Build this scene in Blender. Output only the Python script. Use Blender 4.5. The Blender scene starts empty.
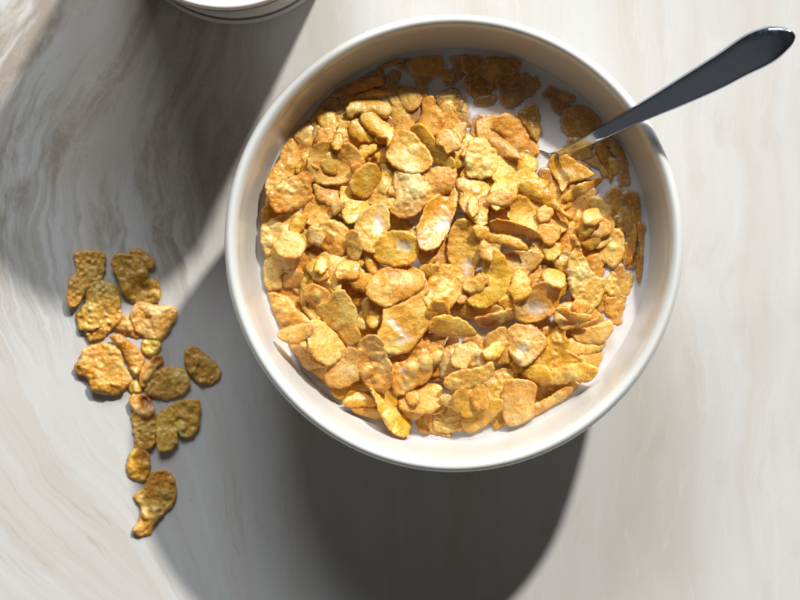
import bpy, math, random
import numpy as np
from mathutils import Vector
from mathutils.geometry import delaunay_2d_cdt

random.seed(4)
S = bpy.context.scene
COL = S.collection
D = 1.44                 # camera height above the table, metres
K = 0.000367             # metres per photo pixel on the table plane
BZ = 0.065               # bowl height
MILK = 0.0415            # milk level
SUN = Vector((99.6, 204.0, 177.0)).normalized()

def wxy(px, py, z):
    k = K * (D - z) / D
    return ((px - 400) * k, (300 - py) * k)
BCX, BCY = wxy(454, 243, BZ)
CCX, CCY = wxy(236, -92, 0)

# ------------------------------------------------------------------ helpers
def link(o, parent=None):
    COL.objects.link(o)
    if parent: o.parent = parent
    return o
def tag(o, label=None, cat=None, group=None, kind=None):
    if label: o['label'] = label
    if cat: o['category'] = cat
    if group: o['group'] = group
    if kind: o['kind'] = kind
    return o
def empty(name, loc):
    o = bpy.data.objects.new(name, None); o.location = loc
    o.empty_display_size = .01
    return link(o)
def mesh_obj(name, verts, faces, mat, parent=None, loc=(0, 0, 0), smooth=True):
    me = bpy.data.meshes.new(name)
    me.from_pydata([tuple(v) for v in verts], [], faces)
    me.update()
    if smooth: me.polygons.foreach_set('use_smooth', [True] * len(me.polygons))
    me.materials.append(mat)
    o = bpy.data.objects.new(name, me); o.location = loc
    return link(o, parent)

class NT:
    def __init__(s, name):
        s.m = bpy.data.materials.new(name); s.m.use_nodes = True
        s.t = s.m.node_tree; s.t.nodes.clear()
        s.out = s.t.nodes.new('ShaderNodeOutputMaterial')
        s.bsdf = s.n('ShaderNodeBsdfPrincipled')
        s.l(s.bsdf.outputs[0], s.out.inputs[0])
    def n(s, typ, **kw):
        nd = s.t.nodes.new(typ)
        for k, v in kw.items():
            if k.startswith('i_'):
                nd.inputs[k[2:].replace('_', ' ')].default_value = v
            else: setattr(nd, k, v)
        return nd
    def l(s, a, b): s.t.links.new(a, b)
    def put(s, inp, v):
        if hasattr(v, 'is_output') or isinstance(v, bpy.types.NodeSocket): s.l(v, inp)
        else: inp.default_value = v
    def math(s, op, a, b=0.0, c=0.0):
        nd = s.n('ShaderNodeMath', operation=op)
        s.put(nd.inputs[0], a); s.put(nd.inputs[1], b); s.put(nd.inputs[2], c)
        return nd.outputs[0]
    def smooth(s, v, a, b, lo=0.0, hi=1.0):
        nd = s.n('ShaderNodeMapRange', interpolation_type='SMOOTHSTEP')
        s.put(nd.inputs[0], v)
        for i, q in zip((1, 2, 3, 4), (a, b, lo, hi)): nd.inputs[i].default_value = q
        return nd.outputs[0]
    def mix(s, f, a, b, typ='MIX'):
        nd = s.n('ShaderNodeMix', data_type='RGBA', blend_type=typ)
        s.put(nd.inputs[0], f); s.put(nd.inputs[6], a); s.put(nd.inputs[7], b)
        return nd.outputs[2]
    def noise(s, vec, scale, detail=3, rough=.5, dist=0.0):
        nd = s.n('ShaderNodeTexNoise')
        s.l(vec, nd.inputs['Vector'])
        nd.inputs['Scale'].default_value = scale; nd.inputs['Detail'].default_value = detail
        nd.inputs['Roughness'].default_value = rough; nd.inputs['Distortion'].default_value = dist
        return nd.outputs[0]
    def bump(s, h, strength, dist, normal=None):
        nd = s.n('ShaderNodeBump'); nd.inputs['Strength'].default_value = strength
        nd.inputs['Distance'].default_value = dist
        s.l(h, nd.inputs['Height'])
        if normal: s.l(normal, nd.inputs['Normal'])
        return nd.outputs[0]
def c(r, g, b): return (r, g, b, 1.0)

# ------------------------------------------------------------------ materials
def table_mat():
    m = NT('marble_tabletop')
    tc = m.n('ShaderNodeTexCoord'); sep = m.n('ShaderNodeSeparateXYZ')
    m.l(tc.outputs['Object'], sep.inputs[0])
    u = m.math('ADD', m.math('MULTIPLY', sep.outputs[0], 1 / K), 400)
    v = m.math('SUBTRACT', 300, m.math('MULTIPLY', sep.outputs[1], 1 / K))
    # soft wobble shared by all veins
    comb0 = m.n('ShaderNodeCombineXYZ'); m.l(u, comb0.inputs[0]); m.l(v, comb0.inputs[1])
    P = comb0.outputs[0]
    wob = m.math('MULTIPLY', m.math('SUBTRACT', m.noise(P, .006, 2), .5), 60)
    wob2 = m.math('MULTIPLY', m.math('SUBTRACT', m.noise(P, .04, 4, .6), .5), 14)
    dv = m.math('SUBTRACT', v, 230)
    bend = m.math('MULTIPLY', m.math('MULTIPLY', dv, dv), .0016)
    left = m.smooth(u, 330, 120)
    s1 = m.math('SUBTRACT', m.math('ADD', m.math('ADD', u, wob), wob2), m.math('MULTIPLY', bend, left))
    cb2 = m.n('ShaderNodeCombineXYZ'); m.l(s1, cb2.inputs[0]); m.l(m.math('MULTIPLY', v, .22), cb2.inputs[1])
    cb = m.n('ShaderNodeCombineXYZ'); m.l(s1, cb.inputs[0]); m.l(m.math('MULTIPLY', v, .045), cb.inputs[1])
    Q = cb.outputs[0]
    broad = m.noise(Q, .018, 3, .55)
    fine = m.noise(cb2.outputs[0], .045, 6, .66)
    thin = m.noise(Q, .05, 2, .5, .6)
    base = m.mix(m.smooth(broad, .34, .70), c(.67, .68, .68), c(.635, .608, .572))
    base = m.mix(m.smooth(fine, .50, .75, 0, .5), base, c(.70, .705, .70))
    blot = m.noise(P, .012, 3, .55)
    base = m.mix(m.math('MULTIPLY', m.smooth(fine, .52, .30, 0, .4), m.smooth(blot, .40, .62)), base, c(.56, .51, .455))
    # thin pale and tan veins
    ridge = m.math('ABSOLUTE', m.math('SUBTRACT', thin, .5))
    base = m.mix(m.smooth(ridge, .014, .0, 0, .25), base, c(.78, .78, .78))
    ridge2 = m.math('ABSOLUTE', m.math('SUBTRACT', thin, .585))
    base = m.mix(m.math('MULTIPLY', m.smooth(ridge2, .010, .0, 0, .35), m.smooth(u, 330, 200)), base, c(.44, .35, .27))
    # the brown swirled patch at the upper left
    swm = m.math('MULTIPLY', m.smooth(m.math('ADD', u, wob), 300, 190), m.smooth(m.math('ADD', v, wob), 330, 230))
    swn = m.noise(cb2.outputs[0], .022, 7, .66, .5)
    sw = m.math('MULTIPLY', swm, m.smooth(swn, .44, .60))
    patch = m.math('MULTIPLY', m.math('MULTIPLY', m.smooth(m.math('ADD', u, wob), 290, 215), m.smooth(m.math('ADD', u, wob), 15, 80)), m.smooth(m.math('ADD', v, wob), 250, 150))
    base = m.mix(m.math('MULTIPLY', patch, .6), base, c(.40, .35, .30))  # brown marble tone, with some of the cup's shade painted into it
    cb3 = m.n('ShaderNodeCombineXYZ'); m.l(s1, cb3.inputs[0]); m.l(m.math('MULTIPLY', v, .02), cb3.inputs[1])
    bands = m.noise(cb3.outputs[0], .16, 4, .6)
    bm = m.math('MULTIPLY', m.smooth(m.math('ADD', u, wob2), 120, 50), m.math('MULTIPLY', m.smooth(v, 50, 120), m.smooth(v, 390, 300)))
    base = m.mix(m.math('MULTIPLY', bm, m.smooth(bands, .40, .60, 0, .5)), base, c(.40, .35, .30))
    bm2 = m.math('MULTIPLY', m.smooth(m.math('ADD', u, wob2), 220, 120), m.smooth(v, 380, 440))
    base = m.mix(m.math('MULTIPLY', bm2, m.smooth(bands, .50, .66, 0, .18)), base, c(.56, .48, .41))
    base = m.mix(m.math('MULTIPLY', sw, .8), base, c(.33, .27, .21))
    vo = m.n('ShaderNodeTexVoronoi', feature='DISTANCE_TO_EDGE'); vo.inputs['Scale'].default_value = .075
    wv = m.n('ShaderNodeVectorMath', operation='ADD'); m.l(P, wv.inputs[0])
    nz = m.n('ShaderNodeTexNoise'); m.l(P, nz.inputs['Vector']); nz.inputs['Scale'].default_value = .05
    sc = m.n('ShaderNodeVectorMath', operation='SCALE'); m.l(nz.outputs['Color'], sc.inputs[0]); sc.inputs['Scale'].default_value = 45
    m.l(sc.outputs[0], wv.inputs[1]); m.l(wv.outputs[0], vo.inputs['Vector'])
    peb = m.math('MULTIPLY', m.smooth(vo.outputs[0], .12, .0), m.math('MULTIPLY', swm, m.smooth(m.noise(P, .02, 2), .48, .62)))
    base = m.mix(m.math('MULTIPLY', peb, .35), base, c(.62, .585, .54))
    grain = m.noise(P, .6, 3, .6)
    base = m.mix(m.smooth(grain, .3, .7, .0, .10), base, c(.45, .42, .38))
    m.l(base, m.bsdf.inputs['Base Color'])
    m.l(m.smooth(fine, .3, .7, .40, .55), m.bsdf.inputs['Roughness'])
    m.bsdf.inputs['Specular IOR Level'].default_value = .22
    m.l(m.bump(grain, .06, .0003), m.bsdf.inputs['Normal'])
    return m.m

def flake_mat(name, lo, mid, hi, rough=.36, sheen=.6):
    m = NT(name)
    tc = m.n('ShaderNodeTexCoord'); oi = m.n('ShaderNodeObjectInfo')
    off = m.n('ShaderNodeVectorMath', operation='SCALE'); off.inputs[0].default_value = (3.1, 5.3, 7.7)
    m.l(oi.outputs['Random'], off.inputs['Scale'])
    add = m.n('ShaderNodeVectorMath', operation='ADD'); m.l(tc.outputs['Object'], add.inputs[0]); m.l(off.outputs[0], add.inputs[1])
    P = add.outputs[0]
    at = m.n('ShaderNodeAttribute', attribute_name='relief').outputs['Fac']
    ed = m.n('ShaderNodeAttribute', attribute_name='edge').outputs['Fac']
    mk = m.n('ShaderNodeAttribute', attribute_name='milk').outputs['Fac']
    n1 = m.noise(P, 190, 4, .6); n2 = m.noise(P, 650, 4, .65); n3 = m.noise(P, 1700, 3, .6)
    n0 = m.noise(P, 85, 2, .5)
    f = m.math('ADD', m.math('ADD', m.math('MULTIPLY', at, .42), m.math('MULTIPLY', n1, .5)), m.math('MULTIPLY', m.math('SUBTRACT', n0, .31), .95))
    col = m.mix(m.smooth(f, .28, .62), c(*lo), c(*mid))
    col = m.mix(m.smooth(f, .56, .95), col, c(*hi))
    # toasted rim and toasted specks, pale sugary crust
    col = m.mix(m.math('MULTIPLY', ed, m.smooth(n1, .45, .66, .03, .45)), col, c(.58, .20, .022))
    col = m.mix(m.smooth(n2, .58, .70, 0, .6), col, c(.96, .71, .25))
    col = m.mix(m.smooth(n2, .44, .32, 0, .6), col, c(.46, .15, .010))
    col = m.mix(m.smooth(n3, .56, .68, 0, .5), col, c(.97, .78, .38))
    col = m.mix(m.smooth(n3, .43, .32, 0, .5), col, c(.46, .16, .012))
    hv = m.n('ShaderNodeHueSaturation')
    m.l(m.math('ADD', .4905, m.math('MULTIPLY', oi.outputs['Random'], .014)), hv.inputs['Hue'])
    m.l(m.math('ADD', .95, m.math('MULTIPLY', m.math('FRACT', m.math('MULTIPLY', oi.outputs['Random'], 17.3)), .2)), hv.inputs['Value'])
    hv.inputs['Saturation'].default_value = 1.0
    m.l(col, hv.inputs['Color'])
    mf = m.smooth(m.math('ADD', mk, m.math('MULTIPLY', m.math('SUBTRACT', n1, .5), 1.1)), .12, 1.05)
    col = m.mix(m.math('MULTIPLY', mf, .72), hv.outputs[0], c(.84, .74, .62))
    fl = m.n('ShaderNodeAttribute', attribute_name='film').outputs['Fac']
    fm = m.smooth(m.math('ADD', fl, m.math('MULTIPLY', m.math('SUBTRACT', n1, .5), .35)), .05, 1.0)
    col = m.mix(fm, col, c(.60, .50, .42))
    m.l(col, m.bsdf.inputs['Base Color'])
    m.l(m.mix(mf, m.smooth(n2, .3, .7, rough - .1, rough + .2), c(.12, .12, .12)), m.bsdf.inputs['Roughness'])
    m.bsdf.inputs['Specular IOR Level'].default_value = sheen
    m.bsdf.inputs['Subsurface Weight'].default_value = .35
    m.bsdf.inputs['Subsurface Radius'].default_value = (1, .45, .12)
    m.bsdf.inputs['Subsurface Scale'].default_value = .0016
    m.bsdf.inputs['Coat Weight'].default_value = .28; m.bsdf.inputs['Coat Roughness'].default_value = .22
    vo = m.n('ShaderNodeTexVoronoi', feature='SMOOTH_F1'); vo.inputs['Scale'].default_value = 780
    m.l(P, vo.inputs['Vector'])
    keep = m.math('MULTIPLY', m.math('SUBTRACT', 1.0, mf), m.math('SUBTRACT', 1.0, m.math('MULTIPLY', fl, .8)))
    h = m.math('ADD', m.math('MULTIPLY', m.math('SUBTRACT', 1, vo.outputs[0]), .55), m.math('ADD', m.math('MULTIPLY', n2, .9), m.math('MULTIPLY', n3, .6)))
    h = m.math('MULTIPLY', h, keep)
    m.l(m.bump(h, .7, .0004), m.bsdf.inputs['Normal'])
    return m.m

FM = {
 'g': flake_mat('flake_golden', (.52, .190, .010), (.79, .385, .034), (.93, .65, .19)),
 'y': flake_mat('flake_yellow', (.58, .220, .008), (.82, .415, .022), (.93, .66, .14), .26, .7),
 'p': flake_mat('flake_pale',   (.62, .275, .028), (.82, .455, .075), (.94, .72, .30)),
 'o': flake_mat('flake_toasted',(.44, .145, .008), (.72, .325, .028), (.90, .59, .16)),
 'd': flake_mat('flake_olive',  (.46, .195, .014), (.72, .385, .040), (.90, .63, .16)),
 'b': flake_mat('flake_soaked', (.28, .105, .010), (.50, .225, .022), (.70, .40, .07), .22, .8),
}

def glaze(name, col, rough, streak=0.0):
    m = NT(name)
    tc = m.n('ShaderNodeTexCoord')
    n = m.noise(tc.outputs['Object'], 28, 4, .6); n2 = m.noise(tc.outputs['Object'], 900, 2, .5)
    colr = m.mix(m.smooth(n, .35, .75, 0, .35 + streak), c(*col), c(col[0] * .94, col[1] * .91, col[2] * .84))
    colr = m.mix(m.smooth(n2, .70, .78, 0, .25), colr, c(.50, .43, .34))
    m.l(colr, m.bsdf.inputs['Base Color'])
    m.bsdf.inputs['Roughness'].default_value = rough
    m.bsdf.inputs['Subsurface Weight'].default_value = .05
    m.bsdf.inputs['Subsurface Scale'].default_value = .002
    m.bsdf.inputs['Coat Weight'].default_value = .4
    m.bsdf.inputs['Coat Roughness'].default_value = .07
    m.l(m.bump(n, .15, .001), m.bsdf.inputs['Normal'])
    return m.m
def milk_mat():
    m = NT('milk')
    m.bsdf.inputs['Base Color'].default_value = c(.80, .77, .755)
    m.bsdf.inputs['Roughness'].default_value = .07
    m.bsdf.inputs['Subsurface Weight'].default_value = .6
    m.bsdf.inputs['Subsurface Radius'].default_value = (1, .8, .6)
    m.bsdf.inputs['Subsurface Scale'].default_value = .004
    return m.m
def steel_mat(name='polished_steel'):
    m = NT(name)
    tc = m.n('ShaderNodeTexCoord')
    n = m.noise(tc.outputs['Object'], 500, 3, .6)
    m.bsdf.inputs['Base Color'].default_value = c(.42, .49, .60)
    m.bsdf.inputs['Metallic'].default_value = 1
    m.l(m.smooth(n, .3, .7, .10, .17), m.bsdf.inputs['Roughness'])
    return m.m

M_TABLE = table_mat()
M_BOWL = glaze('bowl_glaze', (.67, .67, .65), .30, .25)
M_RIM = glaze('rim_glaze', (.77, .80, .79), .24)
M_CUP = glaze('cup_glaze', (.84, .82, .80), .2)
M_CUPLINE = glaze('cup_dark_line', (.16, .14, .13), .35)  # thin dark lines round the cup's rim and foot
M_MILK = milk_mat()
M_STEEL = steel_mat()

# ------------------------------------------------------------------ table
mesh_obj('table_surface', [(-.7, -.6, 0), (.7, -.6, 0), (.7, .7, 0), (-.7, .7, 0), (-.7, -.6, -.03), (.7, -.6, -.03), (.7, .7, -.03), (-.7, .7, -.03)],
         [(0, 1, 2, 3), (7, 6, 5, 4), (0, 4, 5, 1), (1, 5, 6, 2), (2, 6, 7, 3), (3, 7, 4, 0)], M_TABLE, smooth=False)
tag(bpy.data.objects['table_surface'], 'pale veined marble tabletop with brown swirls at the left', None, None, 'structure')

# ------------------------------------------------------------------ lathe
def lathe(name, prof, seg, mat, parent, closed=False, wob=0.0):
    vs, fs = [], []
    npf = len(prof)
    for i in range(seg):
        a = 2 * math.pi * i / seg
        k = 1 + wob * math.sin(2 * a + .7) + wob * .5 * math.sin(3 * a)
        for r, z in prof: vs.append((r * k * math.cos(a), r * k * math.sin(a), z))
    for i in range(seg):
        j = (i + 1) % seg
        for q in range(npf if closed else npf - 1):
            p = (q + 1) % npf
            fs.append((i * npf + q, j * npf + q, j * npf + p, i * npf + p))
    return mesh_obj(name, vs, fs, mat, parent)
def spline(pts, n):
    out = []
    P = [pts[0]] + list(pts) + [pts[-1]]
    for i in range(1, len(P) - 2):
        for k in range(n):
            t = k / n
            out.append(tuple(.5 * ((2 * P[i][d]) + (-P[i-1][d] + P[i+1][d]) * t + (2*P[i-1][d] - 5*P[i][d] + 4*P[i+1][d] - P[i+2][d]) * t*t + (-P[i-1][d] + 3*P[i][d] - 3*P[i+1][d] + P[i+2][d]) * t**3) for d in range(len(P[i]))))
    out.append(tuple(pts[-1])); return out

bowl = empty('cereal_bowl', (BCX, BCY, 0))
tag(bowl, 'round cream ceramic bowl with pale blue white rim, filled with cereal and milk', 'bowl')
WALL = [(.0, .0075), (.030, .008), (.048, .0125), (.060, .0225), (.0665, .034), (.0712, .0455), (.0742, .056), (.0757, .0602)]
inner = spline(WALL, 6)
rimp = [(.0760, .0622), (.0769, .0640), (.0781, .0650), (.0792, .0649), (.0801, .0639), (.0805, .0624)]
outer = spline([(.0804, .0624), (.0790, .054), (.0750, .040), (.0670, .024), (.052, .011), (.040, .0065), (.038, .0045)], 6)
lathe('body', inner + [(.0775, .0625), (.0798, .0622)] + outer[2:] + [(.036, .0045), (.034, .0058), (.0001, .0058)], 160, M_BOWL, bowl, wob=.0012)
lathe('rim', spline([(.07525, .0592)] + rimp + [(.0800, .0600)], 5), 160, M_RIM, bowl, wob=.0012)
lathe('foot_ring', [(.038, .0060), (.0385, .001), (.0375, 0), (.0355, 0), (.0345, .001), (.0345, .0060)], 96, M_BOWL, bowl)

cup = empty('cup', (CCX, CCY, 0))
tag(cup, 'white glazed cup cut off by the top edge of the frame', 'cup')
lathe('body', spline([(.0001, .006), (.034, .0065), (.0385, .014), (.0398, .05), (.0414, .088)], 6) + [(.0418, .0898), (.0425, .0908), (.0434, .0906), (.0440, .0896), (.0441, .0882)] +
      spline([(.0436, .086), (.0426, .05), (.0414, .014), (.0405, .002), (.0395, 0), (.0001, 0)], 6), 128, M_CUP, cup)
lathe('rim_line', [(.04365, .0862), (.0445, .0866), (.0445, .0878), (.0440, .0882)], 128, M_CUPLINE, cup)
lathe('base_line', [(.0402, .0004), (.0409, .0004), (.0415, .0024), (.0408, .003)], 128, M_CUPLINE, cup)
lathe('coffee_milk', spline([(.0001, .0800), (.037, .0800), (.0404, .0801), (.0414, .0806)], 4), 96, M_MILK, None)
cmk = bpy.data.objects['coffee_milk']; cmk.name = 'milk_in_cup'; cmk.location = (CCX, CCY, 0)
tag(cmk, 'white milk filling the cup at the top edge', 'milk')

# ------------------------------------------------------------------ spoon
spoon = empty('spoon', (*wxy(655, 122, .066), .066))
tag(spoon, 'dark shiny steel spoon leaning on the bowl rim, its tip in the milk', 'spoon')
up = [(794.5, 34), (791, 30), (786, 28), (776, 26.3), (765, 27), (744, 35), (716, 54), (675, 80), (635, 105), (600, 126), (572, 144), (556, 151.5)]
dn = [(795.5, 37), (794, 42), (790, 48), (779, 58.5), (766, 66.5), (747, 75.5), (720, 89.5), (680, 107), (640, 123), (606, 138.5), (577, 150.5), (559, 156)]
zz = [.0905, .0905, .0903, .0900, .0893, .0875, .0840, .0780, .0705, .0620, .0510, .0446]
U = spline([(a, b, z) for (a, b), z in zip(up, zz)], 6); L_ = spline([(a, b, z) for (a, b), z in zip(dn, zz)], 6)
prof = [(-1, .0), (-.965, .45), (-.90, .82), (-.82, 1.0), (-.4, .88), (0, .82), (.4, .88), (.80, 1.0), (.87, .82), (.95, .45), (1, 0), (.92, -.8), (.5, -1), (0, -1), (-.5, -1), (-.92, -.8)]
vs, fs = [], []
sx, sy, sz = spoon.location
for i, (a, b) in enumerate(zip(U, L_)):
    ax, ay = wxy(a[0], a[1], a[2]); bx, by = wxy(b[0], b[1], b[2])
    w = math.hypot(ax - bx, ay - by)
    th = min(.0012, .0006 + w * .10)
    for p, q in prof:
        f = (p + 1) / 2
        vs.append((bx + (ax - bx) * f - sx, by + (ay - by) * f - sy, a[2] + q * th - sz + .0006 * (1 - p * p) * (w / .014)))
np_ = len(prof); N = len(U)
for i in range(N - 1):
    for q in range(np_):
        r = (q + 1) % np_
        fs.append((i * np_ + q, i * np_ + r, (i + 1) * np_ + r, (i + 1) * np_ + q))
fs.append(tuple(range(np_))[::-1]); fs.append(tuple((N - 1) * np_ + q for q in range(np_)))
mesh_obj('handle', vs, fs, M_STEEL, spoon)
# neck and bowl of the spoon, dipping under the milk
secs = [((556, 151.5), (559, 156), .0446), ((549, 153), (554, 160), .0432), ((540, 150), (553, 170), .0424), ((522, 150), (545, 185), .0402), ((500, 160), (528, 199), .0385), ((482, 175), (508, 205), .0382), ((470, 192), (486, 206), .039), ((466, 200), (472, 206), .0395)]
A2 = spline([(*a, z) for a, b, z in secs], 5); B2 = spline([(*b, z) for a, b, z in secs], 5)
vs, fs = [], []; NQ = 9
for a, b in zip(A2, B2):
    ax, ay = wxy(a[0], a[1], a[2]); bx, by = wxy(b[0], b[1], b[2]); w = math.hypot(ax - bx, ay - by)
    for side in (0, 1):
        for q in range(NQ):
            f = q / (NQ - 1); f = f if side == 0 else 1 - f
            dz = -.42 * w * (1 - (2 * f - 1) ** 2) * min(1, w / .006) - (.0009 if side else 0)
            vs.append((bx + (ax - bx) * f - sx, by + (ay - by) * f - sy, a[2] + dz - sz))
M_ = 2 * NQ
for i in range(len(A2) - 1):
    for q in range(M_):
        r = (q + 1) % M_
        fs.append((i * M_ + q, i * M_ + r, (i + 1) * M_ + r, (i + 1) * M_ + q))
mesh_obj('spoon_bowl', vs, fs, M_STEEL, spoon)

# ------------------------------------------------------------------ flakes: outlines read off the photograph, then dropped
ORG = {'A': (250, 40), 'B': (370, 40), 'C': (500, 40), 'D': (250, 140), 'E': (370, 140), 'F': (500, 140), 'G': (250, 240), 'H': (370, 240),
       'I': (500, 240), 'J': (270, 330), 'K': (370, 330), 'L': (480, 330), 'S': (50, 240), 'T': (60, 320), 'U': (80, 430)}
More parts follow.
